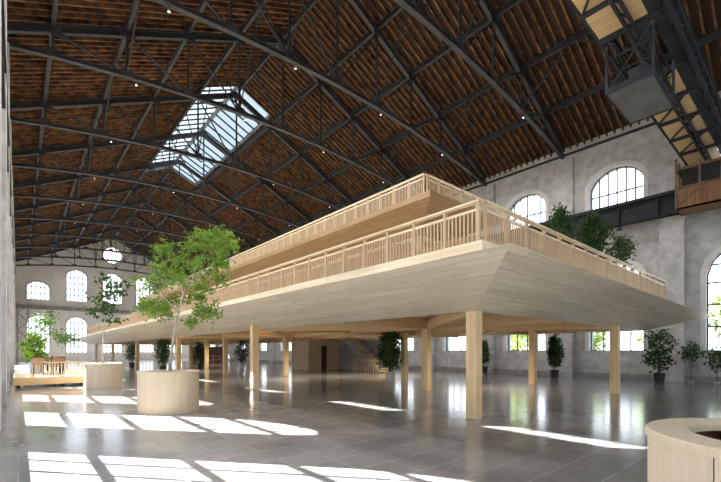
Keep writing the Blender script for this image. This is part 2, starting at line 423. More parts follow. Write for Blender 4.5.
# ------------------------------------------------------------------ purlins and trusses
xs = [XC+2.88*k for k in range(-5, 6)]
for k in range(-4, 5):
    x = XC+2.88*k; z = roof(x)-.38
    seg = [(Y0, Y1)] if k else [(Y0, SKY0), (SKY1, Y1)]
    b = MB()
    for a, c in seg: b.ibar((x, a, z), (x, c, z), .16, .34, .04)
    nm = 'iron purlin along the ridge of the roof' if k == 0 else 'iron purlin, %s one %s the ridge on the %s slope' % (ORD[abs(k)-1], 'down from', 'right' if k > 0 else 'left')
    tag(b.build('roof_purlin', M['iron']), nm, 'purlin', 'purlins under the roof boards')

def chordz(x): return EYE+14.05-1.45*((x-XC)/14.4)**2
def rafz(x): return roof(x)-.62
def make_truss():
    t = empty('roof_truss', (0, 0, 0))
    for s in (-1, 1):
        xe = XC+s*14.15
        b = MB(); b.ibar((xe, 0, rafz(xe)), (XC, 0, rafz(XC)), .22, .34, .05); b.build('rafter', M['iron'], t)
    b = MB(); N = 10; P = [(XC-14.25+28.5*i/N, 0, chordz(XC-14.25+28.5*i/N)) for i in range(N+1)]
    for p, q in zip(P, P[1:]): b.ibar(p, q, .24, .2, .05)
    b.build('bottom_chord', M['iron'], t)
    for k in range(-4, 5):
        x = XC+2.88*k
        b = MB(); b.bar((x, 0, chordz(x)), (x, 0, rafz(x)), .10, .10); b.build('post', M['iron'], t)
        b = MB(); b.box(x-.32, x+.32, -.14, -.11, rafz(x)-.28, rafz(x)+.18); b.build('gusset', M['iron'], t)
        b = MB(); b.box(x-.25, x+.25, -.14, -.11, chordz(x)-.05, chordz(x)+.25)
        b.build('gusset', M['iron'], t)
    for s in (-1, 1):
        for k in range(0, 4):
            xa = XC+s*2.88*k; xb = XC+s*2.88*(k+1)
            b = MB(); b.bar((xa, 0, chordz(xa)), (xb, 0, rafz(xb)), .07, .07); b.build('diagonal', M['iron'], t)
        xa = XC+s*2.88*4; xb = XC+s*14.1
    # longitudinal knee braces
    for k in (-3, -1, 1, 3):
        x = XC+2.88*k
        for d in (-1, 1):
            b = MB(); b.bar((x, 0, chordz(x)+.05), (x, d*2.7, roof(x)-.5), .06, .06); b.build('brace', M['iron'], t)
    return t
T0 = make_truss(); first = True
vis = [y for y in trY if Y0 < y < Y1-1]
ahead = [y for y in vis if y > 3]
for y in vis:
    t = T0 if first else copy_tree(T0); first = False; t.location = (0, y, 0)
    if y > 3: lab = 'grey iron roof truss spanning the hall, %s one in front of the camera' % ORD[ahead.index(y)]
    else: lab = 'grey iron roof truss spanning the hall, %s' % ('above the camera' if y > -2 else '%s one behind the camera' % ORD[[v for v in vis if v < -2][::-1].index(y)])
    tag(t, lab, 'truss', 'iron trusses carrying the roof')

# spotlights under the chords
sp = None
for ti, y in enumerate(ahead[:9]):
    for si, x in enumerate((4.45, 10.15, 15.85, 21.55)):
        if (ti < 2 and si == 2) or (ti == 0 and si == 3): continue
        if sp is None:
            sp = empty('spotlight', (0,0,0))
            b = MB(); b.tube([(0,0,0), (0,0,.14)], .02); b.build('bracket', M['iron'], sp)
            b = MB(); b.lathe([(.0,.0),(.035,0),(.05,-.12),(.046,-.12)], 12); b.build('housing', M['light_iron'], sp)
            b = MB(); b.lathe([(0,-.11),(.046,-.11)], 12); b.build('lens', M['lamp'], sp); o = sp
            ld = bpy.data.lights.new('lamp_light', 'SPOT'); ld.energy = 620; ld.color = (1, .97, .93); ld.spot_size = math.radians(165); ld.spot_blend = .5; ld.shadow_soft_size = .1
            lo_ = bpy.data.objects.new('lamp_light', ld); COL.objects.link(lo_); lo_.parent = sp; lo_.location = (0, 0, -.14)
        else: o = copy_tree(sp)
        o.location = (x, y-.02, chordz(x)-.24)
        tag(o, 'small lit spotlight under %s truss ahead, %s one from the left wall' % (ORD[ti], ORD[si]), 'spotlight', 'spotlights under the trusses')

# skylight
sk = empty('skylight', (XC, SKY0, ZR), 'long glazed ridge skylight with dark glazing bars', 'skylight')
O = (XC, SKY0, ZR)
for s in (-1, 1):
    xe = XC+s*SKX; f = MB(); zr, ze = roof(XC)+.12, roof(xe)+.12
    f.bar((xe, SKY0, ze), (xe, SKY1, ze), .16, .34); f.bar((xe, SKY0, ze), (XC, SKY0, zr), .14, .3); f.bar((xe, SKY1, ze), (XC, SKY1, zr), .14, .3)
    f.build('frame', M['light_iron'], sk, O)
    n = 18
    g = MB()
    for i in range(1, n):
        y = SKY0+(SKY1-SKY0)*i/n; g.bar((xe, y, ze), (XC, y, zr), .09, .12)
    g.build('glazing_bars', M['steel'], sk, O)
    p = MB(); p.quad((xe, SKY0, ze+.05), (xe, SKY1, ze+.05), (XC, SKY1, zr+.05), (XC, SKY0, zr+.05)); p.build('pane', M['milky'], sk, O)
b = MB(); b.bar((XC, SKY0, ZR+.1), (XC, SKY1, ZR+.1), .2, .3); b.build('ridge_bar', M['light_iron'], sk, O)

# ------------------------------------------------------------------ crane
for side, xa, lab in ((1, XR-.95, 'blue grey crane runway girder along the right wall'), (-1, XL-.12, 'blue grey crane runway girder along the left wall')):
    b = MB(); xb = xa+(.4 if side > 0 else .34)
    b.box(xa, xb, Y0, Y1-.6, 8.97, 9.05); b.box(xa-.08 if side > 0 else XL+.01, xb+.35 if side > 0 else xb+.02, Y0, Y1-.6, 10.05, 10.2); b.box(xa+.17, xa+.23, Y0, Y1-.6, 9.05, 10.05)
    y = Y0+1
    while y < Y1-1: b.box(xa+.02, xb-.02, y-.02, y+.02, 9.05, 10.05); y += 1.88
    g = empty('crane_runway', (xa, 0, 8.97), lab, 'girder'); b.build('girder', M['blue_iron'], g, (xa, 0, 8.97))
    r = MB(); r.box(xa+.16, xa+.26, Y0, Y1-.6, 10.2, 10.3); r.build('rail', M['iron'], g, (xa, 0, 8.97))
    if side < 0: continue
    l = MB(); l.lathe([(0,0),(.16,0),(.1,.2),(0,.22)], 12, (xa-.05, 7.6, 8.65)); 
    l.build('lamp', M['iron'], g, (xa, 0, 8.97))

CZ = 11.25; O = (XC, 3.6, CZ)
cr = empty('overhead_crane', O, 'old overhead travelling crane with timber walkway and hanging cage', 'crane')
cx0, cx1 = .2, XR-.45
def lattice(b, y, z0, z1, x0, x1, n, w=.09, c=.1):
    b.bar((x0,y,z0), (x1,y,z0), c, .14); b.bar((x0,y,z1), (x1,y,z1), c, .14)
    st = (x1-x0)/n
    for i in range(n):
        a = x0+i*st; b.bar((a,y,z0), (a,y,z1), w, w)
        if i % 2: b.bar((a,y,z1), (a+st,y,z0), w, w)
        else: b.bar((a,y,z0), (a+st,y,z1), w, w)
def crane_part(b, name, m): return b.build(name, M[m], cr, O)
b = MB(); lattice(b, 4.5, CZ+.06, CZ+.75, cx0, cx1, 16, .05, .07); crane_part(b, 'girder', 'blue_iron')
b = MB(); b.bar((cx0,3.72,CZ-.1), (cx1,3.72,CZ-.1), .07, .1); b.bar((cx0,3.55,CZ-.1), (cx1,3.55,CZ-.1), .07, .1)
x = cx0
while x < cx1: b.bar((x,3.72,CZ-.1), (x+.35,3.55,CZ-.1), .04, .05); x += .7
crane_part(b, 'trolley_rail', 'blue_iron')
b = MB(); y = 3.0
b.box(cx0, cx1, y-.03, y+.03, CZ, CZ+1.35); b.box(cx0, cx1, y-.12, y+.16, CZ-.03, CZ+.03); b.box(cx0, cx1, y-.17, y+.17, CZ+1.32, CZ+1.38)
x = cx0
while x < cx1: b.box(x-.03, x+.03, y-.12, y+.12, CZ, CZ+1.35); x += 1.5
crane_part(b, 'girder', 'blue_iron')
b = MB(); lattice(b, 2.72, CZ-.1, CZ+.5, cx0, cx1, 26, .05); crane_part(b, 'handrail_lattice', 'blue_iron')
def boards(x0, x1):
    b = MB(); b.box(x0, x1, 3.2, 4.44, CZ-.01, CZ+.05); crane_part(b, 'walkway_boards', 'tan_x')
for x0, x1 in ((cx0, 13.55), (16.75, 18.55), (18.75, 20.5), (20.7, 22.4), (22.6, 24.3), (24.5, cx1)): boards(x0, x1)
for x in (3.0, 5.5, 8.0, 10.4, 12.2, 13.65, 16.65, 18.65, 20.6, 22.5, 24.4):
    b = MB(); b.bar((x, 2.9, CZ-.05), (x, 4.5, CZ-.05), .12, .14); crane_part(b, 'cross_beam', 'blue_iron')
for x in (10.4, 16.65, 18.65, 20.6, 22.5):
    b = MB(); b.bar((x, 3.2, CZ-.04), (x+1.75, 4.4, CZ-.04), .06, .06); crane_part(b, 'brace', 'blue_iron')
# hanging open cage with a steel sheet floor
hx0, hx1, hy0, hy1, hz = 13.9, 16.3, 3.15, 4.35, 9.65
b = MB(); b.box(hx0, hx1, hy0, hy1, hz, hz+.05)
b.build('cage_floor', M['sheet'], cr, O)
b = MB()
for x in (hx0, hx1):
    for y in (hy0, hy1): b.bar((x,y,hz), (x,y,CZ), .07, .07)
for z in (hz+.55, hz+1.05):
    for y in (hy0, hy1): b.bar((hx0,y,z), (hx1,y,z), .03, .03)
    b.bar((hx0,hy0,z), (hx0,hy1,z), .03, .03); b.bar((hx1,hy0,z), (hx1,hy1,z), .03, .03)
b.bar((hx1,hy0,hz), (hx1,hy1,CZ), .05, .05); b.bar((hx0,hy0,CZ), (hx0,hy1,hz), .04, .04)
b.box(hx0-.03, hx1+.03, hy0-.04, hy0, hz-.02, hz+.16); b.box(hx0-.03, hx1+.03, hy1, hy1+.04, hz-.02, hz+.16)
b.box(hx0-.04, hx0, hy0, hy1, hz-.02, hz+.16); b.box(hx1, hx1+.04, hy0, hy1, hz-.02, hz+.16)
b.build('cage_frame', M['blue_iron'], cr, O)
b = MB(); b.box(14.4, 15.3, 3.4, 3.9, hz+.05, hz+.75); b.build('switch_box', M['iron'], cr, O)
# timber cab at the wall end
kx0, kx1, ky0, ky1, kz0 = 25.0, 26.3, 2.9, 4.72, 8.72
b = MB(); b.box(kx0, kx1, ky0, ky1, kz0, kz0+.08); b.box(kx0, kx0+.06, ky0, ky1, kz0, kz0+1.0); b.box(kx1-.06, kx1, ky0, ky1, kz0, kz0+1.0)
b.box(kx0, kx1, ky0, ky0+.06, kz0, kz0+1.0); b.box(kx0, kx1, ky1-.06, ky1, kz0, kz0+1.0)
b.build('cab_panels', M['orange'], cr, O)
b = MB()
for x in (kx0, (kx0+kx1)/2, kx1):
    for y in (ky0, ky1): b.bar((x,y,kz0), (x,y,CZ), .09, .09)
b.bar((kx0,(ky0+ky1)/2,kz0+1), (kx0,(ky0+ky1)/2,CZ-.3), .08, .08)
b.box(kx0-.03, kx1+.03, ky0-.03, ky1+.03, kz0+1.0, kz0+1.1); b.box(kx0-.03, kx1+.03, ky0-.03, ky1+.03, kz0+1.95, kz0+2.05)
b.bar((kx0,ky0,kz0+.1), (kx0-.0,(ky0+ky1)/2,kz0+.9), .05, .05); b.bar((kx0,ky1,kz0+.1), (kx0,(ky0+ky1)/2,kz0+.9), .05, .05)
b.build('cab_frame', M['brown_bark'], cr, O)
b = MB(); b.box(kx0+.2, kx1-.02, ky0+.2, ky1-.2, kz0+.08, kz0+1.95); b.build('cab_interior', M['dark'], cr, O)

# ------------------------------------------------------------------ timber platform
PO = (15.6, 38, 0)
pf = empty('timber_platform', PO, 'pale timber platform on columns with wide sloping soffits and two tiers', 'platform')
LX0, LX1, LY0, LY1, LZ = 5.64, 24.7, 3.05, 71.8, 3.28         # lip
IX0, IX1, IY0, IY1, IZ = 8.35, 22.6, 5.45, 69.2, 2.62         # where the soffit meets the beams
def ringfaces(x0, x1, y0, y1, z, X0, X1, YY0, YY1, Z):
    return [(x0,y0,z),(x1,y0,z),(x1,y1,z),(x0,y1,z)], [(X0,YY0,Z),(X1,YY0,Z),(X1,YY1,Z),(X0,YY1,Z)]
def soffit_tier(lip, inner, z_l, z_i, ext, zt, base_in, base_z):
    A = [(lip[0],lip[2],z_l),(lip[1],lip[2]+ext,z_l),(lip[1],lip[3],z_l),(lip[0],lip[3],z_l)]
    B = [(inner[0],inner[2],z_i),(inner[1],inner[2],z_i),(inner[1],inner[3],z_i),(inner[0],inner[3],z_i)]
    T = [(x, y, z+zt) for x, y, z in A]
    C = [(base_in[0],base_in[2],base_z),(base_in[1],base_in[2],base_z),(base_in[1],base_in[3],base_z),(base_in[0],base_in[3],base_z)]
    return A, B, T, C
A, B, T, C = soffit_tier((LX0,LX1,LY0,LY1), (IX0,IX1,IY0,IY1), LZ, IZ, .25, .003, (7.5,23.1,4.85,70.2), 3.62)
def side(i, name, m):
    j = (i+1) % 4; b = MB()
    b.quad(A[i], A[j], B[j], B[i]); b.quad(A[i], A[j], T[j], T[i]); b.quad(T[i], T[j], C[j], C[i])
    b.build(name, m, pf, PO)
for i in range(4): side(i, 'soffit', M['pale_x'] if i % 2 == 0 else M['pale_y'])
# inner ceiling between the beams
b = MB(); b.box(IX0, IX1, IY0, IY1, 3.02, 3.1); b.box(IX0, IX0+.1, IY0, IY1, IZ, 3.02); b.box(IX1-.1, IX1, IY0, IY1, IZ, 3.02)
b.box(IX0, IX1, IY0, IY0+.1, IZ, 3.02); b.box(IX0, IX1, IY1-.1, IY1, IZ, 3.02); b.build('ceiling_panel', M['pale_y'], pf, PO)
RX0, RX1, RY0, RY1, DZ = 7.5, 23.15, 4.72, 70.3, 4.03
b = MB(); b.box(RX0, RX0+.16, RY0, RY1, 3.3, DZ); b.build('fascia', M['pale_y'], pf, PO)
b = MB(); b.box(RX0+.16, RX1-.16, RY0, RY0+.16, 3.3, DZ); b.build('fascia', M['pale_x'], pf, PO)
b = MB(); b.box(RX1-.16, RX1, RY0, RY1, 3.3, DZ); b.build('fascia', M['pale_y'], pf, PO)
b = MB(); b.box(RX0+.16, RX1-.16, RY1-.16, RY1, 3.3, DZ); b.build('fascia', M['pale_x'], pf, PO)
b = MB(); b.box(RX0+.16, RX1-.16, RY0+.16, RY1-.16, DZ-.14, DZ-.02); b.build('lower_deck', M['pale_y'], pf, PO)
# beams
for x in (13.1, 17.5):
    b = MB(); b.box(x-.14, x+.14, IY0+.02, IY1-.02, 2.56, 3.02); b.build('beam', M['beam_y'], pf, PO)
y = 10.8
while y < 66:
    b = MB(); b.box(IX0+.1, IX1-.1, y-.12, y+.12, 2.56, 3.02); b.build('beam', M['beam_x'], pf, PO); y += 5.25
# diagonal beams from the first columns
for p, q in (((8.5,5.6),(13.1,10.8)), ((17.4,5.5),(13.1,10.8)), ((17.4,5.5),(21.7,10.5)), ((13.1,10.8),(8.6,16)), ((13.1,10.8),(17.4,15.2)), ((8.6,16),(13.3,23.0)), ((17.4,15.2),(13.3,23.0)), ((13.3,23),(8.5,29.2)), ((13.3,23),(18.9,29.3))):
    b = MB(); b.bar((*p, 2.72), (*q, 2.72), .22, .36); b.build('beam', M['beam_y'], pf, PO)
colxy = [(8.5,5.57),(17.7,5.25),(13.05,10.85),(7.75,16.0),(19.5,9.4),(16.1,14.95),(13.4,23.1),(18.9,29.3),(8.45,29.2),(8.45,41.7),(8.45,54.4),(8.45,67.5),(10.9,27.0),(12.4,34.8),(14.0,44),(19.5,41),(19.5,54),(14.2,56),(21.6,20),(21.6,33)]
for x, y in colxy:
    b = MB(); h = .14; b.box(x-h, x+h, y-h, y+h, 0, 2.63 if x > 8.3 else 2.78); b.build('column', M['col'], pf, PO)
# upper tier
UX0, UX1, UY0, UY1, UZ = 13.6, 19.4, 11.1, 66.0, 8.42
A, B, T, C = soffit_tier((UX0,UX1,UY0,UY1), (15.4,17.6,13.2,64), UZ, 7.5, 0, .26, (UX0+.1,UX1-.1,UY0+.35,UY1-.2), UZ+.27)
for i in range(4): side(i, 'upper_soffit', M['shade_brown_x'] if i % 2 == 0 else M['shade_brown_y'])
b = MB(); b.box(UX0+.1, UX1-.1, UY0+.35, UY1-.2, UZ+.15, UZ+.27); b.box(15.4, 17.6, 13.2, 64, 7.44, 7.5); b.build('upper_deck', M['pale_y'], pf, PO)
b = MB(); b.box(15.8, 17.2, 13.7, 63.5, DZ-.02, 7.44); b.box(17.25, 21.4, 12.6, 13.6, DZ-.02, 6.6); b.box(17.25, 21.4, 11.7, 12.55, DZ-.02, 5.4); b.build('upper_core', M['shade_brown_y'], pf, PO)
b = MB(); b.box(9.2, 9.6, 6.0, 68, DZ-.02, DZ+.74); b.box(9.6, 15.5, 6.0, 6.4, DZ-.02, DZ+.74); b.build('seat_wall', M['shade_brown_y'], pf, PO)
for i in range(6):
    for x in (15.6, 17.4):
        y = 13.5+i*10; b = MB(); b.box(x-.14, x+.14, y-.14, y+.14, DZ-.05, 7.46); b.build('column', M['col'], pf, PO)

# railings
def railing(p, q, z, label, hgt=.9, first_gap=0, dense=.1, both=True):
    p = Vector((*p, z)); q = Vector((*q, z)); L = (q-p).length; d = (q-p)/L; n = Vector((-d.y, d.x, 0))
    g = empty('timber_railing', p, label, 'railing', 'timber railings round the platform tiers')
    O = tuple(p); up = Vector((0,0,1))
    ax = M['pale_x'] if abs(d.x) > .5 else M['pale_y']
    b = MB(); b.bar(p+up*(hgt-.02), q+up*(hgt-.02), .14, .04); b.build('handrail', ax, g, O)
    b = MB(); b.bar(p+up*hgt*.78, q+up*hgt*.78, .06, .05); b.build('subrail', ax, g, O)
    np_ = max(1, round(L/.95)); st = L/np_; rest = MB(); rp = MB(); cnt = 0
    for i in range(np_+1):
        c = p+d*min(max(i*st, .05), L-.05); bb = MB(); bb.bar(c, c+up*(hgt-.05), .075, .07, up=d)
        if i < 60: bb.build('post', M['rail'], g, O)
        else: rp.v += []; rp.add(bb.v, bb.f)
        if i == np_: break
        nb = max(2, round(st/dense))
        for k in range(1, nb):
            c = p+d*(i*st+st*k/nb); bb = MB(); bb.bar(c-up*.02, c+up*hgt*.78, .02, .038, up=d)
            if cnt < 100: bb.build('baluster', M['rail'], g, O); cnt += 1
            else: rest.add(bb.v, bb.f)
    if rp.v: tag(rp.build('posts', M['rail'], g, O), kind='stuff')
    if rest.v: tag(rest.build('balusters', M['rail'], g, O), kind='stuff')
    return g
railing((RX0+.08, RY0+.08), (RX0+.08, RY1-.1), DZ, 'long timber railing along the left edge of the lower tier')
railing((RX0+.2, RY0+.08), (RX1-.08, RY0+.08), DZ, 'timber railing across the front of the lower tier')
railing((UX0+.1, UY0+.4), (UX0+.1, UY1-.2), UZ+.27, 'long timber railing along the left edge of the upper tier', .87)
railing((UX0+.22, UY0+.4), (UX1-.1, UY0+.4), UZ+.27, 'short timber railing across the front of the upper tier', .87)
railing((UX1-.1, UY0+.5), (UX1-.1, UY1-.2), UZ+.27, 'timber railing on the far right edge of the upper tier', .87, dense=.16)

# ------------------------------------------------------------------ rooms under the platform
b = MB(); b.box(18.9, 19.4, 27.1, 29.3, 0, 2.6)
CO = (20, 28, 0)
core = empty('timber_core', CO, 'timber clad stair core with a dark door under the platform', 'stair core')
b = MB(); b.box(18.6, 19.95, 28.3, 28.5, 0, 2.62); b.box(20.6, 21.9, 28.3, 28.5, 0, 2.62); b.box(19.95, 20.6, 28.3, 28.5, 2.1, 2.62)
b.box(18.6, 18.8, 28.5, 31, 0, 2.62); b.build('cladding', M['pale_z'], core, CO)
b = MB(); b.box(19.97, 20.58, 28.42, 28.48, 0, 2.1); d = b.build('door', M['door'], core, CO)
b = MB(); b.tube([(20.52,28.38,1.0), (20.52,28.38,1.12)], .015); b.build('handle', M['light_iron'], d, CO)
b = MB(); b.box(21.95, 22.15, 22, 28.5, 0, 2.6); b.build('concrete_wall', M['concrete'], core, CO)
SO = (19.5, 23, 0)
st = empty('staircase', SO, 'straight stair with a timber balustrade rising under the platform', 'staircase')
b = MB()
for i in range(15): b.box(20.3+.0, 21.6, 21.5+i*.27, 21.77+i*.27, i*.172+.1, i*.172+.172)
b.build('treads', M['pale_x'], st, SO)
b = MB(); b.bar((20.3, 21.5, .1), (20.3, 25.55, 2.62), .06, .3); b.bar((21.6, 21.5, .1), (21.6, 25.55, 2.62), .06, .3); b.build('stringers', M['concrete'], st, SO)
b = MB(); b.bar((20.2, 20.4, .95), (20.2, 24.3, .95), .06, .05)
for i in range(14): b.bar((20.2, 20.45+i*.29, 0), (20.2, 20.45+i*.29, .93), .04, .04)
b.build('balustrade', M['beam_y'], st, SO)
DL = bpy.data.lights.new('downlight_light', 'SPOT'); DL.energy = 380; DL.color = (1, .86, .66); DL.spot_size = math.radians(150); DL.spot_blend = .6; DL.shadow_soft_size = .06  # lamp before the core door is real; the others are added fill
for i, (x, y, lb) in enumerate(((19.3, 26.6, 'small lit downlight under the platform before the dark core door'), (15.6, 20.2, 'small added fill downlight under the platform, between the middle columns'),
        (11.0, 20.2, 'small added fill downlight under the platform, above the left inner bay'), (11.0, 32.8, 'small added fill downlight under the platform, deep in the left bays'), (15.6, 9.5, 'small added fill downlight under the platform, nearest to the front columns'), (19.6, 17.8, 'small added fill downlight under the platform, before the staircase'), (16, 46, 'small added fill downlight under the platform, before the brick block'))):
    g = empty('downlight', (x, y, 3.02), lb, 'lamp', 'downlights under the platform')
    b = MB(); b.lathe([(0,0),(.07,0),(.07,-.09),(.055,-.09),(.055,-.03)], 14); b.build('housing', M['white'], g)
    b = MB(); b.lathe([(0,-.06),(.055,-.06)], 14); b.build('lens', M['lamp'], g)
    l_ = bpy.data.objects.new('downlight_light', DL); COL.objects.link(l_); l_.parent = g; l_.location = (0, 0, -.12)
# brick kiosk with a white rail far under the platform
KO = (19, 52, 0)
kk = empty('brick_kiosk', KO, 'low red brown brick block far back under the platform', 'kiosk')
b = MB(); b.box(17.2, 20.8, 52, 54, 0, 2.2); b.build('brickwork', M['brick'], kk, KO)
b = MB(); b.bar((17.3,51.6,1.0),(20.2,51.6,1.0),.06,.06); b.bar((17.3,51.6,.5),(20.2,51.6,.5),.04,.04)
for i in range(4): b.bar((17.3+i*.96,51.6,0),(17.3+i*.96,51.6,1),.05,.05)
b.build('white_rail', M['white'], kk, KO)

# ------------------------------------------------------------------ planters
def planter(x, y, label, a_seam=0, R=.77, H=1.1):
    g = empty('round_planter', (x, y, 0), label, 'planter', 'round timber tree planters')
    for k in range(5):
        a0 = a_seam+2*math.pi*k/5+.004; a1 = a_seam+2*math.pi*(k+1)/5-.004
        b = MB(); b.lathe([(R-.05,0),(R,0),(R,H-.06),(R-.05,H-.06),(R-.05,0)], 14, (0,0,0), a0, a1)
        b.build('side_panel', M['planter'], g, smooth=False)
    b = MB(); b.lathe([(R-.06,0),(R-.06,H-.06)], 48); b.build('liner', M['brown_bark'], g)
    for k in range(4):
        a0 = a_seam+.5+2*math.pi*k/4+.003; a1 = a_seam+.5+2*math.pi*(k+1)/4-.003
        b = MB(); b.lathe([(R-.26,H-.06),(R+.015,H-.06),(R+.015,H-.012),(R+.003,H),(R-.25,H),(R-.26,H-.012),(R-.26,H-.06)], 16, (0,0,0), a0, a1)
        b.build('rim', M['planter'], g)
    b = MB(); b.lathe([(0,H-.3),(R-.06,H-.34)], 32); b.build('soil', M['soil'], g)
    b = MB()
    for k in range(10):
        a = 2*math.pi*k/10; b.bar(((R-.12)*math.cos(a), (R-.12)*math.sin(a), H-.34), ((R-.12)*math.cos(a), (R-.12)*math.sin(a), H-.06), .06, .05)
    b.build('inner_battens', M['planter'], g)
    return g
planter(3.17, 11.8, 'round pale timber planter with a bright green tree, standing on sunlit tiles', -2.25)
planter(2.93, 21.25, 'round timber planter with a dark leaved tree, beside the low deck', -2.25, .74)
planter(3.98, .1, 'round timber planter with wide rim and empty brown bed, closest to the camera', -3.55, .82, 1.06)

# ------------------------------------------------------------------ trees and plants
def branchy(base, top, height_frac, nb, spread, leafn, leaf_size, tm, lm, name, label, cat='tree', r0=.04, group=None, clump=.35, zlo=.45, squash=.6, lean=(0,0), shape=None):
    base = Vector(base); g = empty(name, base, label, cat, group); H = top-base.z; O = tuple(base)
    tr = MB(); lf = MB()
    tp = [base+Vector((lean[0]*t*t+.05*math.sin(5*t+base.x), lean[1]*t*t+.05*math.cos(4*t), H*t*.92)) for t in [i/8 for i in range(9)]]
    tr.tube(tp, [r0*(1-.75*i/8) for i in range(9)])
    for i in range(nb):
        t = zlo+(1-zlo)*(i+.5)/nb; t = min(t, .98); k = t*8; a = tp[int(k)].lerp(tp[min(int(k)+1, 8)], k-int(k))
        ang = i*2.4+rnd.uniform(-.4, .4); s = spread*(shape(t) if shape else (1-.55*abs((t-zlo)/(1-zlo)-.4)))*rnd.uniform(.75, 1.1)
        e_ = a+Vector((math.cos(ang)*s, math.sin(ang)*s, s*rnd.uniform(.15, .6)))
        m_ = a.lerp(e_, .5)+Vector((0,0,.06*s))
        tr.tube([a, m_, e_], [r0*.35, r0*.22, r0*.08], 5)
        for _ in range(leafn):
            f = rnd.random()**.6; c = (a.lerp(m_, f*2) if f < .5 else m_.lerp(e_, f*2-1))
            c = c+Vector((rnd.gauss(0,clump), rnd.gauss(0,clump), rnd.gauss(0,clump*squash)))
            lf.leaf(c, leaf_size)
    tr.build('trunk', tm, g, O, smooth=True); lf.build('foliage', lm, g, O)
    return g
def feathery(base, label, trunk, limbs, clumps, lm, tm, leaf, name='planter_tree'):
    base = Vector(base); O = tuple(base); g = empty(name, base, label, 'tree'); t = MB(); f = MB()
    t.tube(trunk[0], trunk[1], 8)
    for pts in limbs: t.tube(pts, [.022, .014, .005][:len(pts)] if len(pts) <= 3 else [.022-.018*i/(len(pts)-1) for i in range(len(pts))], 5)
    for c, r, n in clumps:
        c = Vector(c)
        for k in range(max(1, int(n*.8)//16)):
            # each spray: a thin twig with leaves along it, drooping at the tip
            d = Vector((rnd.gauss(0,1), rnd.gauss(0,1), rnd.gauss(0,.7))).normalized(); p0 = c+d*r*rnd.uniform(.05,.7)
            d2 = (d+Vector((rnd.gauss(0,.4), rnd.gauss(0,.4), -.25))).normalized(); L = r*rnd.uniform(.4,.8)
            p1 = p0+d2*L+Vector((0,0,-.12*L)); t.tube([p0, p1], [.004,.002], 3, False)
            for q in range(16):
                p = p0.lerp(p1, rnd.random()); f.leaf(p+Vector((rnd.gauss(0,.045), rnd.gauss(0,.045), rnd.gauss(0,.03))), leaf, .6)
    t.build('trunk', tm, g, O, smooth=True); f.build('foliage', lm, g, O); return g
def at(bx, by, r, z): 
    # a point r metres to the side (seen across the hall) of the trunk, at height z
    return (bx+.757*r, by-.653*r, z)
bx, by = 3.17, 11.8
A_ = lambda r, z, dpt=0: (bx+.757*r+.653*dpt, by-.653*r+.757*dpt, z)
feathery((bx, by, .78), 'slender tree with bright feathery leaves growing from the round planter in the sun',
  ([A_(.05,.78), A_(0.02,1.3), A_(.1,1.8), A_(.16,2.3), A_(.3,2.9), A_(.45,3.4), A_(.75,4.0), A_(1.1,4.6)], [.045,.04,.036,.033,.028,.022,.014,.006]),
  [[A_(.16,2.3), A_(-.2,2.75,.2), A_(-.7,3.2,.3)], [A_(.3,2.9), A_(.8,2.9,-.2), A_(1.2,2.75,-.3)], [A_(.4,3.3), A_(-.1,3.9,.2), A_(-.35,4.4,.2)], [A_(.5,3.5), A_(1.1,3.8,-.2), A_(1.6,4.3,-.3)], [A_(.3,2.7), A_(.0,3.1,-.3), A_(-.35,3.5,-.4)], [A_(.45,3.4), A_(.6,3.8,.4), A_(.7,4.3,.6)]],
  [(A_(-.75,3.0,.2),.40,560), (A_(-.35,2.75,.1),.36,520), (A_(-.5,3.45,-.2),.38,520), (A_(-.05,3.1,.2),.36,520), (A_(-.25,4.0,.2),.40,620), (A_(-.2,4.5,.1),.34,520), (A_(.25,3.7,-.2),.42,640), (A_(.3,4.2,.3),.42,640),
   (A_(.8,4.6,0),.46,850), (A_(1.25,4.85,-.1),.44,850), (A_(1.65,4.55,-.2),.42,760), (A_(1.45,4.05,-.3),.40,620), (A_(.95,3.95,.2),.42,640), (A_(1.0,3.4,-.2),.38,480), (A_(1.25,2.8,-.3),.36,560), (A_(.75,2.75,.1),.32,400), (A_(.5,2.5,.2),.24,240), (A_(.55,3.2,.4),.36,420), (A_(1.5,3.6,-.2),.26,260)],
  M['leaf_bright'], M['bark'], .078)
branchy((2.93,21.25,.78), 5.2, 0, 10, .8, 34, .22, M['bark'], M['leaf_dark'], 'planter_tree', 'thin dark leaved tree growing from the planter beside the low deck', r0=.035, clump=.16, zlo=.5, lean=(.3,-.2))

def potted(x, y, h, wd, label, pot='black', z=0, lm='leaf_dark', n=2600, ls=.15, bare=.12, ph=.5, pr=.26, group='potted plants on the hall floor', nst=3):
    g = empty('potted_plant', (x, y, z), label, 'plant', group)
    b = MB(); b.lathe([(0,0),(pr*.8,0),(pr,ph),(pr-.03,ph),(pr-.05,ph-.07),(0,ph-.07)], 20); b.build('pot', M['pot_'+pot], g, smooth=False)
    t = MB()
    for k in range(nst):
        a = k*2.1; t.tube([(.05*math.cos(a),.05*math.sin(a),ph-.08), (.1*math.cos(a),.1*math.sin(a),h*.55), (.18*wd*math.cos(a+1),.18*wd*math.sin(a+1),h*.92)], [.025,.018,.006], 5)
    t.build('stem', M['brown_bark'], g)
    f = MB(); z0 = ph+bare*(h-ph)
    cl = []
    for i in range(26):
        t_ = i/25; rr = wd/2*(math.sin(math.pi*(.16+.78*t_))**.7)*rnd.uniform(.35, 1.0); a = i*2.4
        cl.append((rr*math.cos(a), rr*math.sin(a), z0+(h-z0)*(.05+.9*t_)))
    for i in range(n):
        c = cl[rnd.randrange(26)]; s = wd*.13
        f.leaf((c[0]+rnd.gauss(0,s), c[1]+rnd.gauss(0,s), c[2]+rnd.gauss(0,s)), ls)
    f.build('foliage', M[lm], g)
    return g
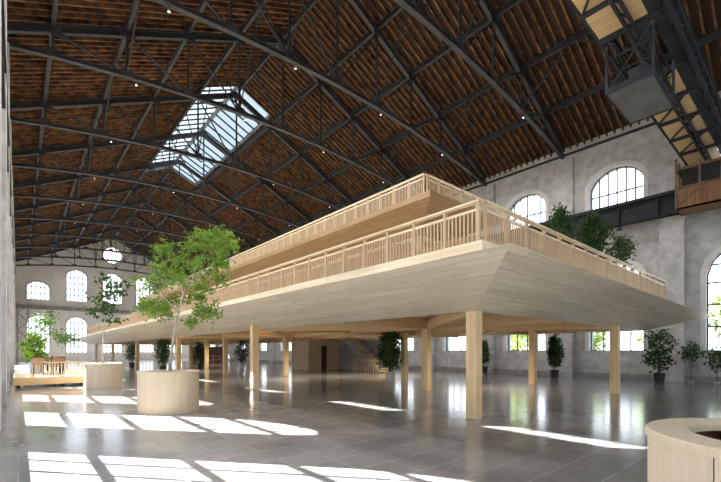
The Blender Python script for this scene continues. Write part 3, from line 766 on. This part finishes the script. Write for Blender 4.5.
potted(15.5, 15.45, 2.8, 1.15, 'tall dense evergreen in a grey pot under the middle of the platform', 'grey', n=3200, ls=.13)
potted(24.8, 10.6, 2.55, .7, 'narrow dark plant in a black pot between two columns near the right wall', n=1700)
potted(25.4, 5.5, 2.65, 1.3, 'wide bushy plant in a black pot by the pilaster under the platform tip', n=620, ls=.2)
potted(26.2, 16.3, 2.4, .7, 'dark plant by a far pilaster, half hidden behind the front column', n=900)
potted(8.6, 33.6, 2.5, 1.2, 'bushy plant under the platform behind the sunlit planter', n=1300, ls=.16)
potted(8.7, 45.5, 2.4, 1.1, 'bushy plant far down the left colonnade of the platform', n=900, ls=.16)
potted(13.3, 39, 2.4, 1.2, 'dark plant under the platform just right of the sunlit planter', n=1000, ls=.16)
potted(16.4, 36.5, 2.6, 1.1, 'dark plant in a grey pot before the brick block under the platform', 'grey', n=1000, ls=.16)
def sapling(x, y, h, wd, label, bare, n, lm='leaf_dark', z=0):
    return potted(x, y, h, wd, label, 'grey', z, lm, n, .15, bare, .12, .14, nst=1)
sapling(25.95, 4.3, 2.0, .85, 'small tree on a thin pale stem beside the tall arched window', .6, 330)
sapling(26.3, 3.35, 1.7, .9, 'low leafy plant below the tall arched window at the right edge', .4, 330)
# trees on the lower tier, right side
G_ = 'shrubs on the lower tier'
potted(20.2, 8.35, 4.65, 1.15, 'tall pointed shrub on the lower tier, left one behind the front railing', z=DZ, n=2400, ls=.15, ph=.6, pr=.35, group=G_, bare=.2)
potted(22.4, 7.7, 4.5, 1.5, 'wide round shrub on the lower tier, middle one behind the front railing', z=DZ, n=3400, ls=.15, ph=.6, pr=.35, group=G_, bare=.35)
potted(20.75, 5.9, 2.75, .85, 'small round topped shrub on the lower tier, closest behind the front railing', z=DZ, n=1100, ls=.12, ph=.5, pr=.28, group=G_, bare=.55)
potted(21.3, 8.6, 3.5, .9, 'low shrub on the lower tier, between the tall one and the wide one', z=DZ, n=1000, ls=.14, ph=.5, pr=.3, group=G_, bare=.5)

# ------------------------------------------------------------------ low deck at the left
DO = (1.4, 23, 0); DX1 = 3.3
dk = empty('low_deck', DO, 'low timber deck with a slatted balustrade by the left wall', 'deck')
b = MB(); b.box(-.15, DX1, 23, 36, .40, .47); b.build('deck_boards', M['pale_x'], dk, DO)
b = MB(); b.box(-.15, DX1, 22.95, 23.0, .14, .47); b.box(DX1-.05, DX1, 23, 36, .14, .47); b.build('fascia', M['beam_x'], dk, DO)
for x in (0.0, 1.6, 3.1):
    for y in (23.15, 29, 35.7):
        b = MB(); b.box(x-.06, x+.06, y-.06, y+.06, 0, .4); b.build('foot', M['dark'], dk, DO)
b = MB(); b.bar((.5, 23.3, 1.12), (2.6, 23.3, 1.12), .07, .05); b.build('top_rail', M['rail'], dk, DO)
for i in range(19):
    x = .5+i*2.1/18; b = MB(); b.box(x-.02, x+.02, 23.28, 23.32, .47, 1.1); b.build('baluster', M['rail'], dk, DO)
b = MB()
for i in range(3): b.box(-.12, .4, 23.5+i*.32, 23.82+i*.32, .47, .64+i*.17)
b.build('white_steps', M['white'], dk, DO)
def chair(x, y, rz, label, z=.47):
    g = empty('wooden_chair', (x, y, z), label, 'chair', 'wooden chairs on the low deck', rz)
    b = MB(); b.box(-.22,.22,-.22,.22,.43,.47); b.build('seat', M['chair_wood'], g)
    b = MB(); b.box(-.22,.22,.19,.22,.62,.85); b.build('backrest', M['chair_wood'], g)
    for sx in (-.19, .19):
        for sy, h in ((-.19, .43), (.19, .85)):
            b = MB(); b.box(sx-.02, sx+.02, sy-.02, sy+.02, 0, h); b.build('leg', M['dark'], g)
def table(x, y, label, z=.47):
    g = empty('wooden_table', (x, y, z), label, 'table', 'wooden tables on the low deck')
    b = MB(); b.box(-.6,.6,-.4,.4,.71,.75); b.build('tabletop', M['chair_wood'], g)
    for sx in (-.52, .52):
        for sy in (-.32, .32):
            b = MB(); b.box(sx-.03, sx+.03, sy-.03, sy+.03, 0, .71); b.build('leg', M['dark'], g)
table(1.1, 25.5, 'wooden table on the low deck, first one behind the balustrade')
table(1.5, 28.8, 'wooden table on the low deck, second one behind the balustrade')
for i, (x, y, r) in enumerate(((.75,24.9,3.14),(1.5,24.9,3.14),(.75,26.15,0),(1.5,26.15,0),(1.1,28.15,3.14),(1.8,28.15,3.14),(1.1,29.5,0),(1.9,29.5,0))):
    t_ = 'first' if i < 4 else 'second'
    chair(x, y, r, 'wooden chair at the %s table on the low deck, %s side, %s seat' % (t_, 'near' if i % 4 < 2 else 'far', 'left' if i % 2 == 0 else 'right'))
potted(.7, 27.2, 2.0, 1.0, 'bright spreading plant on the low deck beside the left wall', 'grey', z=.47, lm='leaf_bright', n=700, ls=.2, group='plants on the low deck')
branchy((1.3, 31.5, .47), 4.2, 0, 6, .6, 70, .17, M['bark'], M['leaf_mid'], 'deck_tree', 'tree with hanging leaf clumps on the low deck before the far arched window', zlo=.62, r0=.03, clump=.22)
branchy((2.4, 32.5, .47), 2.75, 0, 6, .65, 70, .16, M['bark'], M['leaf_mid'], 'deck_tree', 'low flat crowned tree at the right end of the low deck', zlo=.8, r0=.03, clump=.2)
# lattice pylon against the far wall
LO = (.5, 80.6, 0)
lp = empty('lattice_pylon', LO, 'rusty lattice pylon in the left corner of the far wall', 'pylon')
b = MB(); 
for x in (-.1, 1.2): b.bar((x, 80.6, 0), (x, 80.6, 9.0), .16, .16)
b.build('uprights', M['ledge'], lp, LO)
b = MB(); z = 1.0
for i in range(6):
    b.bar((-.1, 80.6, z), (1.2, 80.6, z+1.3), .1, .1) if i % 2 else b.bar((1.2, 80.6, z), (-.1, 80.6, z+1.3), .1, .1); z += 1.3
b.build('lacing', M['ledge'], lp, LO)

# ------------------------------------------------------------------ trees outside the windows
for i, (x, y, h) in enumerate(((37, 3.0, 7), (39, 8, 6), (38, 14, 5.0), (40, 21, 6), (39, -3, 8))):
    g = empty('garden_tree', (x, y, -.25), 'sunlit green tree outside, seen through the %s window of the lower right row' % ORD[i], 'tree', 'trees outside the right wall')
    t = MB(); t.tube([(0,0,0),(.1,0,h*.5),(0,.1,h*.9)], [.16,.1,.03]); t.build('trunk', M['brown_bark'], g)
    f = MB()
    for k in range(1500):
        u_ = Vector((rnd.gauss(0,1), rnd.gauss(0,1), rnd.gauss(0,1))).normalized()*rnd.random()**.4
        f.leaf((u_.x*2.2, u_.y*2.2, h*.62+u_.z*h*.4), .35)
    f.build('foliage', M['leaf_out'], g)
